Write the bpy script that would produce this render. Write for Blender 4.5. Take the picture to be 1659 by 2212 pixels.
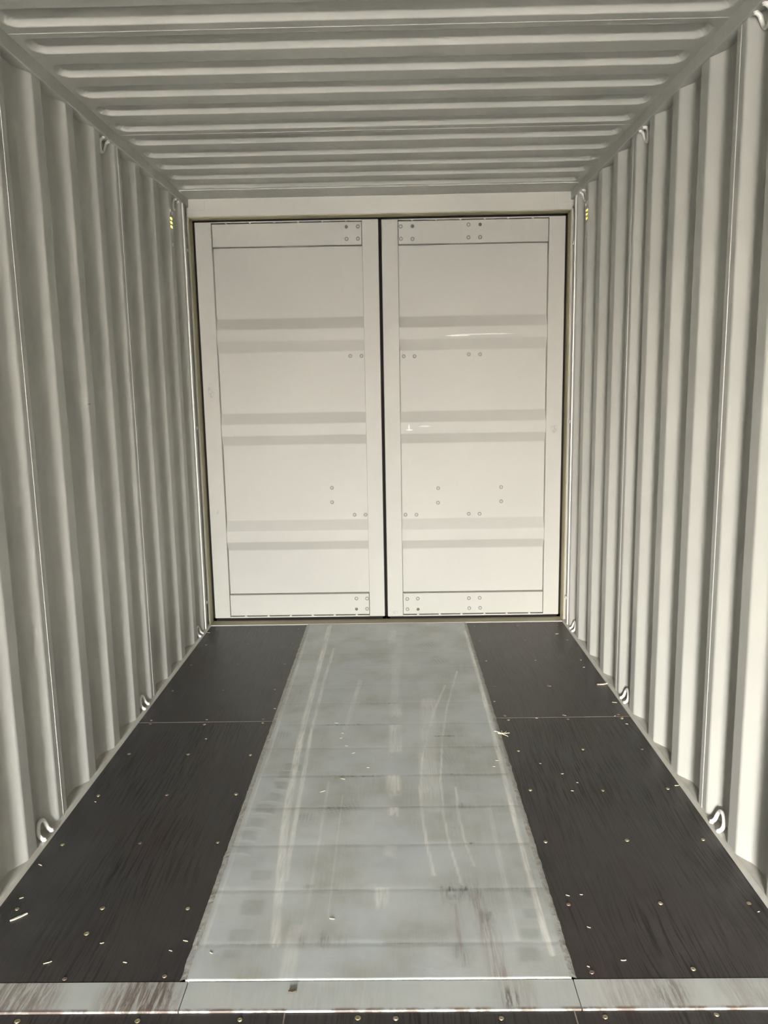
import bpy, bmesh, math, random
import numpy as np
from mathutils import Vector, Matrix, noise

# ------------------------------------------------------------------ scene, camera, light
scene = bpy.context.scene
for o in list(bpy.data.objects):
    bpy.data.objects.remove(o, do_unlink=True)
COL = scene.collection
random.seed(7)
RNG = np.random.default_rng(11)

# camera fitted to the photograph (focal length in pixels of the 1659x2212 frame)
F_PX, CX, CZ, CD = 1690.0, 0.0674, 1.5577, 4.997
YAW, PITCH, ROLL = -0.013877, 0.160724, -0.017378
cam = bpy.data.cameras.new('camera')
cam.sensor_fit = 'VERTICAL'
cam.sensor_height = 24.0
cam.lens = F_PX / 2212.0 * 24.0
cam.clip_start = 0.02
cam_ob = bpy.data.objects.new('camera', cam)
COL.objects.link(cam_ob)
cy, sy, cp, sp = math.cos(YAW), math.sin(YAW), math.cos(PITCH), math.sin(PITCH)
fw = Vector((sy * cp, cy * cp, -sp)); rt = Vector((cy, -sy, 0)); up = rt.cross(fw)
cr, sr = math.cos(ROLL), math.sin(ROLL)
rt, up = cr * rt + sr * up, -sr * rt + cr * up
cam_ob.matrix_world = Matrix(((rt.x, up.x, -fw.x, CX), (rt.y, up.y, -fw.y, -CD), (rt.z, up.z, -fw.z, CZ), (0, 0, 0, 1)))
scene.camera = cam_ob

YB = -11.2            # open end of the container, behind the camera
# daylight: hazy sky outside; it comes in through the open end far behind the camera
world = bpy.data.worlds.new('sky')
scene.world = world
world.use_nodes = True
wn, wl = world.node_tree.nodes, world.node_tree.links
wn.clear()
sky = wn.new('ShaderNodeTexSky')
sky.sky_type = 'NISHITA'
sky.sun_disc = False
sky.sun_elevation = math.radians(38)
sky.sun_rotation = math.radians(225)
sky.air_density = 1.0
sky.dust_density = 4.0
hsv = wn.new('ShaderNodeHueSaturation'); hsv.inputs['Saturation'].default_value = 0.35
tint = wn.new('ShaderNodeMix'); tint.data_type = 'RGBA'; tint.blend_type = 'MULTIPLY'
tint.inputs[0].default_value = 1.0
tint.inputs[7].default_value = (1.0, 0.988, 0.945, 1)
bg = wn.new('ShaderNodeBackground'); bg.inputs['Strength'].default_value = 1.0
wo = wn.new('ShaderNodeOutputWorld')
wl.new(sky.outputs[0], hsv.inputs['Color'])
wl.new(hsv.outputs[0], tint.inputs[6])
wl.new(tint.outputs[2], bg.inputs['Color'])
wl.new(bg.outputs[0], wo.inputs['Surface'])
# sampling portal in the open doorway (gives no light of its own)
pl = bpy.data.lights.new('daylight_portal', 'AREA')
pl.shape = 'RECTANGLE'; pl.size = 2.40; pl.size_y = 2.74
pl.cycles.is_portal = True
plo = bpy.data.objects.new('daylight_portal', pl)
plo.location = (0, YB - 0.02, 1.35)
plo.rotation_euler = (math.radians(90), 0, 0)
COL.objects.link(plo)

scene.view_settings.view_transform = 'Standard'
scene.view_settings.look = 'None'
scene.view_settings.gamma = 1.0
scene.view_settings.use_curve_mapping = False
scene.view_settings.exposure = 5.37
scene.cycles.max_bounces = 5
scene.cycles.diffuse_bounces = 5
scene.cycles.glossy_bounces = 2
scene.cycles.transmission_bounces = 2
scene.cycles.use_adaptive_sampling = True
scene.cycles.adaptive_threshold = 0.03

# ------------------------------------------------------------------ materials
MATS = {}

class NT:
    def __init__(s, name):
        s.m = bpy.data.materials.new(name); s.m.use_nodes = True
        s.n, s.l = s.m.node_tree.nodes, s.m.node_tree.links
        s.n.clear()
        s.out = s.n.new('ShaderNodeOutputMaterial')
        s.b = s.n.new('ShaderNodeBsdfPrincipled')
        s.l.new(s.b.outputs[0], s.out.inputs[0])
        s.geo = s.n.new('ShaderNodeNewGeometry')
        MATS[name] = s.m
    def pos(s, scale=(1, 1, 1), loc=(0, 0, 0)):
        mp = s.n.new('ShaderNodeMapping')
        mp.inputs['Scale'].default_value = scale; mp.inputs['Location'].default_value = loc
        s.l.new(s.geo.outputs['Position'], mp.inputs['Vector'])
        return mp.outputs[0]
    def noise(s, scale, vec=None, detail=4, rough=0.55, dist=0.0):
        t = s.n.new('ShaderNodeTexNoise')
        t.inputs['Scale'].default_value = scale; t.inputs['Detail'].default_value = detail
        t.inputs['Roughness'].default_value = rough; t.inputs['Distortion'].default_value = dist
        s.l.new(vec if vec is not None else s.pos(), t.inputs['Vector'])
        return t.outputs['Fac']
    def ramp(s, v, lo, hi, a=0.0, b=1.0):
        r = s.n.new('ShaderNodeMapRange'); r.interpolation_type = 'SMOOTHSTEP'
        r.inputs['From Min'].default_value = lo; r.inputs['From Max'].default_value = hi
        r.inputs['To Min'].default_value = a; r.inputs['To Max'].default_value = b
        s.l.new(v, r.inputs['Value'])
        return r.outputs[0]
    def math(s, op, a, b=None):
        m = s.n.new('ShaderNodeMath'); m.operation = op
        for i, v in enumerate((a, b)):
            if v is None: continue
            if isinstance(v, (int, float)): m.inputs[i].default_value = v
            else: s.l.new(v, m.inputs[i])
        return m.outputs[0]
    def mix(s, fac, a, b, mode='MIX'):
        m = s.n.new('ShaderNodeMix'); m.data_type = 'RGBA'; m.blend_type = mode
        for i, v in ((0, fac), (6, a), (7, b)):
            if isinstance(v, (int, float)): m.inputs[i].default_value = v
            elif isinstance(v, tuple): m.inputs[i].default_value = (*v, 1)
            else: s.l.new(v, m.inputs[i])
        return m.outputs[2]
    def attr(s, name):
        a = s.n.new('ShaderNodeAttribute'); a.attribute_name = name
        return a.outputs['Fac']
    def bump(s, h, strength, dist=0.01):
        b = s.n.new('ShaderNodeBump'); b.inputs['Strength'].default_value = strength
        b.inputs['Distance'].default_value = dist
        s.l.new(h, b.inputs['Height']); s.l.new(b.outputs[0], s.b.inputs['Normal'])
    def set(s, **k):
        for key, v in k.items():
            i = s.b.inputs[key.replace('_', ' ')]
            if isinstance(v, (int, float)): i.default_value = v
            elif isinstance(v, tuple): i.default_value = (*v, 1)
            else: s.l.new(v, i)
    # soft elliptical mark on a surface, in world metres
    def spot(s, c, r, soft=0.4):
        v = s.n.new('ShaderNodeVectorMath'); v.operation = 'SUBTRACT'
        s.l.new(s.geo.outputs['Position'], v.inputs[0]); v.inputs[1].default_value = c
        w = s.n.new('ShaderNodeVectorMath'); w.operation = 'DIVIDE'
        s.l.new(v.outputs[0], w.inputs[0]); w.inputs[1].default_value = r
        ln = s.n.new('ShaderNodeVectorMath'); ln.operation = 'LENGTH'
        s.l.new(w.outputs[0], ln.inputs[0])
        return s.ramp(ln.outputs['Value'], 1.0, 1.0 - soft)


def paint(name, col, rough=0.42, spec=0.4, var=0.04, marks=None):
    t = NT(name)
    n1 = t.noise(1.3, detail=1); n2 = t.noise(38, t.pos((1, 1, 0.25)), detail=2)
    c = t.mix(t.ramp(n1, 0.3, 0.7), tuple(x * (1 - var) for x in col), tuple(min(1, x * (1 + var)) for x in col))
    c = t.mix(t.ramp(n2, 0.62, 0.8, 0, 0.10), c, tuple(x * 0.8 for x in col))
    if marks:
        c = marks(t, c)
    t.set(Base_Color=c, Roughness=t.ramp(n2, 0.3, 0.7, rough - 0.05, rough + 0.07), Specular_IOR_Level=spec)
    return t.m

def door_marks(t, c):
    fine = t.noise(160, t.pos((1, 1, 0.5)), detail=5)
    sm = t.ramp(fine, 0.42, 0.62)
    for ctr, r, a in (((-1.105, 0.09, 1.535), (0.030, 0.1, 0.075), 0.5), ((1.104, 0.09, 1.262), (0.034, 0.1, 0.045), 0.55),
                      ((-1.101, 0.09, 0.747), (0.02, 0.1, 0.02), 0.5), ((0.06, 0.09, 0.05), (0.03, 0.1, 0.02), 0.5)):
        c = t.mix(t.math('MULTIPLY', t.math('MULTIPLY', t.spot(ctr, r, 0.7), sm), a), c, (0.22, 0.22, 0.23))
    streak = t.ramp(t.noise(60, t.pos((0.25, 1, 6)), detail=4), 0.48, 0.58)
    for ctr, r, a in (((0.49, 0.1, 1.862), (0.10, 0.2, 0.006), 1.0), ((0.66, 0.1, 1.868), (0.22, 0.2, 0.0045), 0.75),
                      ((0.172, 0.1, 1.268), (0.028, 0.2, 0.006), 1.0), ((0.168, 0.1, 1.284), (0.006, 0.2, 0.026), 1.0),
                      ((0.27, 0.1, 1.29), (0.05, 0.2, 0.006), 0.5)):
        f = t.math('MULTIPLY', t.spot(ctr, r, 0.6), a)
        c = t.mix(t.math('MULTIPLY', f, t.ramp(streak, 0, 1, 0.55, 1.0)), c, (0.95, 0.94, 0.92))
    return c

def wall_marks(t, c):
    st = t.ramp(t.noise(70, t.pos((1, 1, 3)), detail=4), 0.40, 0.60, 0.25, 1.0)
    for ctr, r, a in (((-1.18, -1.81, 1.53), (0.08, 0.05, 0.06), 0.45), ((-1.18, -1.57, 1.54), (0.08, 0.045, 0.07), 0.5), ((-1.18, -1.53, 0.765), (0.08, 0.04, 0.04), 0.4), ((-1.18, -1.0, 1.53), (0.08, 0.04, 0.06), 0.35)):
        c = t.mix(t.math('MULTIPLY', t.math('MULTIPLY', t.spot(ctr, r, 0.8), st), a), c, (0.60, 0.60, 0.56))
    for ctr, r in (((-1.176, -1.785, 1.502), (0.05, 0.022, 0.004)),):
        c = t.mix(t.math('MULTIPLY', t.spot(ctr, r, 0.6), 0.7), c, (0.12, 0.115, 0.10))
    return c
paint('grey_paint', (0.445, 0.443, 0.415), marks=wall_marks)
t = NT('plain_paint'); t.set(Base_Color=(0.445, 0.443, 0.415), Roughness=0.42, Specular_IOR_Level=0.4)
paint('roof_paint', (0.445, 0.441, 0.412))
paint('door_paint', (0.395, 0.388, 0.362), rough=0.5, spec=0.3, var=0.02, marks=door_marks)
paint('bolt_shade', (0.20, 0.196, 0.184), rough=0.35, spec=0.5)  # shadow outline of the bolts, put into the colour
paint('frame_paint', (0.42, 0.41, 0.375), rough=0.45)
paint('liner_olive', (0.40, 0.36, 0.22), rough=0.5, var=0.12)  # yellower than the frame around it
paint('weld_paint', (0.74, 0.73, 0.70), rough=0.22, spec=0.7)
paint('ring_paint', (0.70, 0.69, 0.66), rough=0.25, spec=0.6)
paint('sill_olive', (0.42, 0.38, 0.26), rough=0.6, var=0.25)  # yellowish, uneven tone

t = NT('rubber_and_shade'); t.set(Base_Color=(0.006, 0.004, 0.004), Roughness=0.7, Specular_IOR_Level=0.2)  # black of the door seals, also stands for shade in the post gap
t = NT('rust_bolt'); t.set(Base_Color=(0.09, 0.085, 0.07), Roughness=0.5)

# sealant bead
t = NT('sealant')
n = t.noise(55, detail=6); n2 = t.noise(9, detail=4)
t.set(Base_Color=t.mix(t.ramp(n2, 0.35, 0.65), t.mix(t.ramp(n, 0.35, 0.7), (0.27, 0.24, 0.205), (0.46, 0.45, 0.415)), (0.36, 0.355, 0.33)), Roughness=0.6)
t.bump(n, 0.6, 0.006)
t = NT('edge_sealant')
n = t.noise(70, detail=6); n2 = t.noise(6, detail=3)
t.set(Base_Color=t.mix(t.ramp(n, 0.66, 0.80, 0, 0.5), t.mix(t.ramp(n2, 0.4, 0.65), (0.46, 0.45, 0.41), (0.41, 0.385, 0.335)), (0.26, 0.22, 0.17)), Roughness=0.5)
t.bump(n, 0.18, 0.006)

# film-faced plywood
def plywood(name, wear):
    t = NT(name)
    warp = t.noise(2.2, t.pos((1, 0.22, 1)), detail=3)
    wv = t.n.new('ShaderNodeCombineXYZ')
    sx = t.n.new('ShaderNodeSeparateXYZ'); t.l.new(t.geo.outputs['Position'], sx.inputs[0])
    xx = t.math('ADD', sx.outputs[0], t.math('MULTIPLY', warp, 0.20))
    t.l.new(xx, wv.inputs[0]); t.l.new(t.math('MULTIPLY', sx.outputs[1], 0.026), wv.inputs[1])
    grain = t.noise(150, wv.outputs[0], detail=5, rough=0.65)
    grain2 = t.noise(260, wv.outputs[0], detail=3)
    patch = t.noise(1.7, t.pos((1, 0.5, 1)), detail=4)
    cloud = t.noise(5.5, detail=5)
    base = t.mix(t.ramp(patch, 0.42, 0.68), (0.040, 0.0365, 0.035), (0.046, 0.036, 0.034))
    base = t.mix(t.ramp(cloud, 0.45, 0.75, 0, 0.45), base, (0.062, 0.057, 0.054))
    base = t.mix(t.ramp(t.noise(3.3, t.pos((1, 0.7, 1), (4.2, 1.0, 0)), detail=4), 0.58, 0.72, 0, 0.6), base, (0.045, 0.026, 0.027))
    gl = t.ramp(grain, 0.52, 0.40)
    base = t.mix(t.math('MULTIPLY', gl, t.ramp(t.noise(3.1, t.pos((1, 0.4, 1))), 0.40, 0.62, 0.12 * wear, 1.0 * wear)), base, (0.010, 0.008, 0.008))
    base = t.mix(t.ramp(grain2, 0.62, 0.78, 0, 0.2 * wear), base, (0.11, 0.105, 0.10))
    scr = t.ramp(t.noise(30, t.pos((1.6, 0.12, 1)), detail=6, dist=1.5), 0.68, 0.80, 0, 0.2 * wear)
    base = t.mix(scr, base, (0.13, 0.12, 0.11))
    t.set(Base_Color=base, Roughness=t.ramp(grain, 0.3, 0.7, 0.44 + 0.06 * wear, 0.38), Specular_IOR_Level=0.45)
    t.bump(t.math('ADD', grain, t.math('MULTIPLY', grain2, 0.4)), 0.04 + 0.21 * wear, 0.004)
plywood('plywood', 0.9)
plywood('plywood_smooth', 0.22)

# painted steel floor plate with scuffs (wear masks are mesh attributes, broken up by noise)
t = NT('floor_steel')
streak = t.noise(140, t.pos((1, 0.06, 1)), detail=5, rough=0.7)
blot = t.noise(9, detail=6, rough=0.6)
fine = t.noise(90, detail=5, rough=0.65)
hs = t.noise(120, t.pos((0.12, 1, 1)), detail=5, rough=0.7)
base = t.mix(t.ramp(t.noise(2.4, detail=4), 0.35, 0.65), (0.445, 0.475, 0.478), (0.485, 0.508, 0.498))
base = t.mix(t.ramp(blot, 0.45, 0.72, 0, 0.35), base, (0.37, 0.37, 0.33))
dirt = t.math('MULTIPLY', t.attr('dirt'), t.ramp(t.math('MULTIPLY', t.math('ADD', blot, streak), 0.5), 0.3, 0.65, 0.3, 1.0))
base = t.mix(dirt, base, (0.315, 0.31, 0.262))
tread = t.math('MULTIPLY', t.attr('tread'), t.ramp(blot, 0.3, 0.65, 0.5, 0.9))
base = t.mix(tread, base, (0.255, 0.262, 0.24))
pale = t.math('MULTIPLY', t.attr('pale'), t.ramp(streak, 0.33, 0.58, 0.25, 1.0))
base = t.mix(pale, base, (0.80, 0.785, 0.725))
red = t.math('MULTIPLY', t.attr('red'), t.ramp(streak, 0.38, 0.6, 0.1, 1.0))
base = t.mix(red, base, (0.28, 0.215, 0.19))
dark = t.math('MULTIPLY', t.attr('dark'), t.ramp(streak, 0.36, 0.60, 0.25, 1.0))
base = t.mix(dark, base, (0.07, 0.065, 0.055))
base = t.mix(t.ramp(hs, 0.66, 0.80, 0, 0.22), base, (0.3, 0.29, 0.26))
t.set(Base_Color=base, Roughness=t.ramp(fine, 0.3, 0.7, 0.40, 0.55), Specular_IOR_Level=0.4)
t.bump(fine, 0.08, 0.003)

# cross strip: same paint, rubbed by boots and tyres
t = NT('strip_steel')
streak = t.noise(75, t.pos((1, 0.10, 1)), detail=6, rough=0.75, dist=0.6)
zone = t.noise(2.6, t.pos((1, 0.3, 1), (3.1, 0, 0)), detail=3)
fine = t.noise(110, detail=5)
base = t.mix(t.ramp(t.noise(4), 0.35, 0.65), (0.43, 0.455, 0.44), (0.48, 0.49, 0.47))
rub = t.math('MULTIPLY', t.ramp(zone, 0.42, 0.60), t.ramp(streak, 0.40, 0.62))
for ctr, a in ((-0.86, 0.55), (-0.62, 1.0), (0.36, 0.8), (0.70, 0.55), (0.98, 0.6)):
    pass
base = t.mix(t.math('MULTIPLY', rub, 0.18), base, (0.27, 0.225, 0.195))
for ctr, r, a in (((-0.62, -3.2, 0), (0.13, 0.2, 0.1), 0.95), ((-0.97, -3.2, 0), (0.20, 0.2, 0.1), 0.7), ((0.70, -3.2, 0), (0.16, 0.2, 0.1), 0.5), ((1.0, -3.2, 0), (0.14, 0.2, 0.1), 0.5), ((0.36, -3.21, 0), (0.07, 0.2, 0.1), 0.4)):
    f = t.math('MULTIPLY', t.spot(ctr, r, 0.5), t.ramp(streak, 0.34, 0.60, 0.15, 1.0))
    base = t.mix(t.math('MULTIPLY', f, a), base, (0.27, 0.225, 0.195))
sxs = t.n.new('ShaderNodeSeparateXYZ'); t.l.new(t.geo.outputs['Position'], sxs.inputs[0])
rim = t.ramp(t.math('ABSOLUTE', t.math('ADD', sxs.outputs[1], 3.2495)), 0.012, 0.003)
base = t.mix(t.math('MULTIPLY', rim, t.ramp(t.noise(22, detail=5), 0.42, 0.60, 0.1, 0.9)), base, (0.15, 0.11, 0.09))
for ctr, r, a in (((-0.60, -3.2, 0), (0.11, 0.12, 0.1), 0.9), ((-0.95, -3.2, 0), (0.16, 0.12, 0.1), 0.5), ((0.345, -3.215, 0), (0.035, 0.05, 0.1), 0.9), ((0.76, -3.2, 0), (0.05, 0.08, 0.1), 0.6)):
    f = t.math('MULTIPLY', t.spot(ctr, r, 0.6), t.ramp(streak, 0.44, 0.60))
    base = t.mix(t.math('MULTIPLY', f, a), base, (0.13, 0.105, 0.09))
t.set(Base_Color=base, Roughness=0.42, Specular_IOR_Level=0.45)
t.bump(fine, 0.06, 0.003)

t = NT('joint_fill'); t.set(Base_Color=t.mix(t.noise(60), (0.14, 0.10, 0.08), (0.34, 0.30, 0.26)), Roughness=0.7)
t = NT('brass_screw')
n = t.noise(300, detail=3)
t.set(Base_Color=t.mix(n, (0.30, 0.25, 0.16), (0.55, 0.47, 0.30)), Metallic=0.75, Roughness=0.42)
t = NT('worn_screw'); t.set(Base_Color=(0.22, 0.15, 0.12), Metallic=0.5, Roughness=0.5)
t = NT('fresh_wood')
t.set(Base_Color=t.mix(t.noise(200), (0.62, 0.52, 0.36), (0.80, 0.74, 0.60)), Roughness=0.7)
t = NT('clod'); t.set(Base_Color=(0.10, 0.075, 0.055), Roughness=0.9)
t = NT('concrete')
t.set(Base_Color=t.mix(t.noise(0.8, detail=6), (0.30, 0.29, 0.27), (0.40, 0.385, 0.35)), Roughness=0.9)

# thin translucent yellow vent hood, daylight shines through it
m = bpy.data.materials.new('vent_film'); m.use_nodes = True; MATS['vent_film'] = m
nn, ll = m.node_tree.nodes, m.node_tree.links; nn.clear()
tr = nn.new('ShaderNodeBsdfTranslucent'); tr.inputs['Color'].default_value = (0.21, 0.175, 0.060, 1)
df = nn.new('ShaderNodeBsdfDiffuse'); df.inputs['Color'].default_value = (0.25, 0.18, 0.04, 1)
mx = nn.new('ShaderNodeMixShader'); mx.inputs[0].default_value = 0.25
oo = nn.new('ShaderNodeOutputMaterial')
ll.new(tr.outputs[0], mx.inputs[1]); ll.new(df.outputs[0], mx.inputs[2]); ll.new(mx.outputs[0], oo.inputs[0])

# ------------------------------------------------------------------ helpers
def link(name, me, mat, parent=None, smooth=False, kind=None):
    o = bpy.data.objects.new(name, me)
    COL.objects.link(o)
    if mat and not me.materials: me.materials.append(MATS[mat])
    if smooth:
        me.polygons.foreach_set('use_smooth', [True] * len(me.polygons))
    if parent: o.parent = parent
    if kind: o['kind'] = kind
    return o

def mesh(name, verts, faces):
    me = bpy.data.meshes.new(name)
    me.from_pydata([tuple(v) for v in verts], [], faces)
    me.update()
    return me

def tag(o, label, cat, group=None, kind=None):
    o['label'] = label; o['category'] = cat
    if group: o['group'] = group
    if kind: o['kind'] = kind
    return o

def empty(name, loc=(0, 0, 0)):
    o = bpy.data.objects.new(name, None); o.empty_display_size = 0.05
    o.location = loc; COL.objects.link(o)
    return o

def box_mesh(name, x0, x1, y0, y1, z0, z1, bevel=0.0, seg=2):
    bm = bmesh.new()
    bmesh.ops.create_cube(bm, size=1)
    for v in bm.verts:
        v.co = Vector((x0 + (v.co.x + .5) * (x1 - x0), y0 + (v.co.y + .5) * (y1 - y0), z0 + (v.co.z + .5) * (z1 - z0)))
    if bevel > 0:
        bmesh.ops.bevel(bm, geom=bm.edges[:], offset=bevel, segments=seg, affect='EDGES', profile=0.5)
    me = bpy.data.meshes.new(name); bm.to_mesh(me); bm.free()
    if bevel > 0:
        me.polygons.foreach_set('use_smooth', [True] * len(me.polygons))
    return me

def weighted(o):
    md = o.modifiers.new('weighted_normal', 'WEIGHTED_NORMAL'); md.keep_sharp = True; md.weight = 90

def box(name, x0, x1, y0, y1, z0, z1, mat, parent=None, bevel=0.0, seg=2, kind=None):
    o = link(name, box_mesh(name, x0, x1, y0, y1, z0, z1, bevel, seg), mat, parent, kind=kind)
    if bevel > 0: weighted(o)
    return o

def round_poly(pts, rads, n=4):
    """2-D polyline with every inner corner replaced by an arc-like curve."""
    out = [pts[0]]
    for i in range(1, len(pts) - 1):
        p, a, b = Vector(pts[i]), Vector(pts[i - 1]), Vector(pts[i + 1])
        tl = min(rads[i], (p - a).length * .48, (b - p).length * .48)
        s, e = p + (a - p).normalized() * tl, p + (b - p).normalized() * tl
        for k in range(n + 1):
            u = k / n
            out.append(tuple(s * (1 - u) ** 2 + p * 2 * u * (1 - u) + e * u * u))
    out.append(pts[-1])
    return out

def tube(name, path, r, seg=10, taper=None):
    """round bar swept along a 3-D path, closed at its ends"""
    P = [Vector(p) for p in path]
    vs, fs = [], []
    ref = None
    for i, p in enumerate(P):
        d = (P[min(i + 1, len(P) - 1)] - P[max(i - 1, 0)]).normalized()
        if ref is None:
            ref = d.orthogonal().normalized()
        u = (ref - d * ref.dot(d)).normalized(); ref = u
        v = d.cross(u)
        rr = r * (taper[i] if taper else 1)
        for k in range(seg):
            a = 2 * math.pi * k / seg
            vs.append(p + (u * math.cos(a) + v * math.sin(a)) * rr)
    for i in range(len(P) - 1):
        for k in range(seg):
            a, b = i * seg + k, i * seg + (k + 1) % seg
            fs.append((a, b, b + seg, a + seg))
    fs.append(tuple(range(seg))[::-1]); fs.append(tuple(range((len(P) - 1) * seg, len(P) * seg)))
    return mesh(name, vs, fs)

def catmull(pts, n=5):
    P = [Vector(p) for p in pts]; P = [2 * P[0] - P[1]] + P + [2 * P[-1] - P[-2]]
    out = []
    for i in range(1, len(P) - 2):
        a, b, c, d = P[i - 1:i + 3]
        for k in range(n):
            u = k / n
            out.append(0.5 * ((2 * b) + (c - a) * u + (2 * a - 5 * b + 4 * c - d) * u * u + (3 * b - a - 3 * c + d) * u ** 3))
    out.append(P[-2])
    return out

def lathe(name, prof, seg=14):
    """profile (r, h) turned about the Y axis; h grows towards -Y (into the room)"""
    vs, fs = [], []
    for r, h in prof:
        for k in range(seg):
            a = 2 * math.pi * k / seg
            vs.append((r * math.cos(a), -h, r * math.sin(a)))
    for i in range(len(prof) - 1):
        for k in range(seg):
            a, b = i * seg + k, i * seg + (k + 1) % seg
            fs.append((a, b, b + seg, a + seg))
    fs.append(tuple(range((len(prof) - 1) * seg, len(prof) * seg)))
    return mesh(name, vs, fs)

# ------------------------------------------------------------------ main dimensions (metres)
WI, WO = 1.175, 1.211         # inner / outer face of the wall corrugation
ZT = 2.700                    # roof sheet
RAILX, RAILZ = 1.163, 2.648   # top side rail inner face and underside
SHEET = 1.109                 # one wall sheet: four corrugations
SEAM0 = -1.226                # near seam of the sheet beside the doors
FL, FR = -1.1635, 1.1645      # floor edges
TL, TR = -0.522, 0.528        # tunnel plate with its sealant

# ------------------------------------------------------------------ corrugated side walls
INNER = [(0.0, 0.033), (0.25, 0.323), (0.54, 0.61), (0.825, 0.890), (1.071, SHEET)]
VENT_Z = (2.440, 2.534)

def wall_profile():
    pts, rads = [(0.0, 0.0)], [0]
    for i, (a, b) in enumerate(INNER):
        if i > 0:
            pts.append((a, 0.0)); rads.append(0.007)
        if i < len(INNER) - 1:
            pts.append((b, 0.0)); rads.append(0.007)
            nx = INNER[i + 1][0]
            pts.append((b + 0.066, WO - WI)); rads.append(0.016)
            pts.append((nx - 0.066, WO - WI)); rads.append(0.016)
    pts.append((SHEET, 0.0)); rads.append(0)
    return round_poly(pts, rads, 4)

PROF = wall_profile()

def wall_sheet_mesh(side, vent, mat='grey_paint'):
    zs = [0.006, 0.6, 1.3, 1.95, VENT_Z[0], VENT_Z[1], 2.668]
    vs, fs = [], []
    for y, d in PROF:
        for z in zs:
            vs.append((side * (WI + d), y, z))
    nz = len(zs)
    for i in range(len(PROF) - 1):
        flat_vent = vent and PROF[i][0] > INNER[3][0] + 0.002 and PROF[i + 1][0] < INNER[3][1] - 0.002 and PROF[i + 1][0] - PROF[i][0] > 0.03
        for k in range(nz - 1):
            if flat_vent and k == 4:
                continue
            q = (i * nz + k, (i + 1) * nz + k, (i + 1) * nz + k + 1, i * nz + k + 1)
            fs.append(q if side > 0 else q[::-1])
    me = mesh('wall_sheet', vs, fs)
    me.polygons.foreach_set('use_smooth', [True] * len(me.polygons))
    me.materials.append(MATS[mat])
    return me

vent_span = None
for i in range(len(PROF) - 1):
    if PROF[i][0] > INNER[3][0] + 0.002 and PROF[i + 1][0] < INNER[3][1] - 0.002 and PROF[i + 1][0] - PROF[i][0] > 0.03:
        vent_span = (PROF[i][0] + SEAM0, PROF[i + 1][0] + SEAM0)

bead_me = tube('weld_bead', [(0, 0, 0.012), (0, 0, 1.3), (0, 0, 2.652)], 0.0032, 6)
bead_me.materials.append(MATS['weld_paint'])
for side, nm in ((-1, 'wall_left'), (1, 'wall_right')):
    w = empty(nm)
    tag(w, 'corrugated light grey steel side wall on the %s' % ('left' if side < 0 else 'right'), 'wall', kind='structure')
    plain, vented, rear = wall_sheet_mesh(side, False), wall_sheet_mesh(side, True), wall_sheet_mesh(side, False, 'plain_paint')
    k = 0
    while SEAM0 - k * SHEET > YB - SHEET * 0.6:
        o = link('wall_sheet', vented if k == 0 else plain if k < 3 else rear, None, w)
        o.location.y = SEAM0 - k * SHEET
        sd = o.modifiers.new('thickness', 'SOLIDIFY'); sd.thickness = 0.0025; sd.offset = -1
        weighted(o)
        if k < 4:
            b = link('weld_bead', bead_me, None, w)
            b.location = (side * (WI - 0.0005), SEAM0 - k * SHEET + (-0.003 if side < 0 else 0.0), 0)
        k += 1

# ------------------------------------------------------------------ roof
def roof_sheet_mesh():
    L = 1.04
    ctr = [-(0.1055 + 0.209 * k) for k in range(5)]
    hw, depth, sl, rad, hl = 0.0600, 0.0185, 0.0165, 0.05, 1.141
    ys = {0.0, -L}
    for c in ctr:
        for s in (-1, 1):
            for dd in (-0.012, -0.004, 0.0, 0.003, 0.0085, 0.0135, sl, sl + 0.004, sl + 0.012, 0.028, 0.04, 0.05):
                ys.add(round(c + s * (hw - dd), 5))
        ys.add(c)
    ys = sorted(ys)
    xs = [0, 0.35, 0.7, 0.95, 1.04, 1.07, 1.082]
    x = 1.082
    while x < 1.150:
        x += 0.004; xs.append(round(x, 4))
    xs += [1.158, 1.168, 1.19]
    xs = sorted([-v for v in xs[1:]] + xs)
    def h(x, y):
        best = 0.0
        for c in ctr:
            qx, qy = abs(x) - (hl - rad), abs(y - c) - (hw - rad)
            sd = math.hypot(max(qx, 0), max(qy, 0)) + min(max(qx, qy), 0) - rad
            u = min(max(-sd / sl, 0), 1)
            best = max(best, u)
        e = 0.14
        u = best
        # straight flank with slightly rounded ends
        if u < e: f = u * u / (2 * e)
        elif u > 1 - e: f = 1 - e - (1 - u) ** 2 / (2 * e)
        else: f = u - e / 2
        return depth * f / (1 - e)
    vs = [(x, y, ZT + h(x, y)) for y in ys for x in xs]
    nx = len(xs)
    fs = [(j * nx + i, (j + 1) * nx + i, (j + 1) * nx + i + 1, j * nx + i + 1) for j in range(len(ys) - 1) for i in range(nx - 1)]
    me = mesh('roof_sheet', vs, fs)
    me.polygons.foreach_set('use_smooth', [True] * len(me.polygons))
    me.materials.append(MATS['roof_paint'])
    return me

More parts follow.
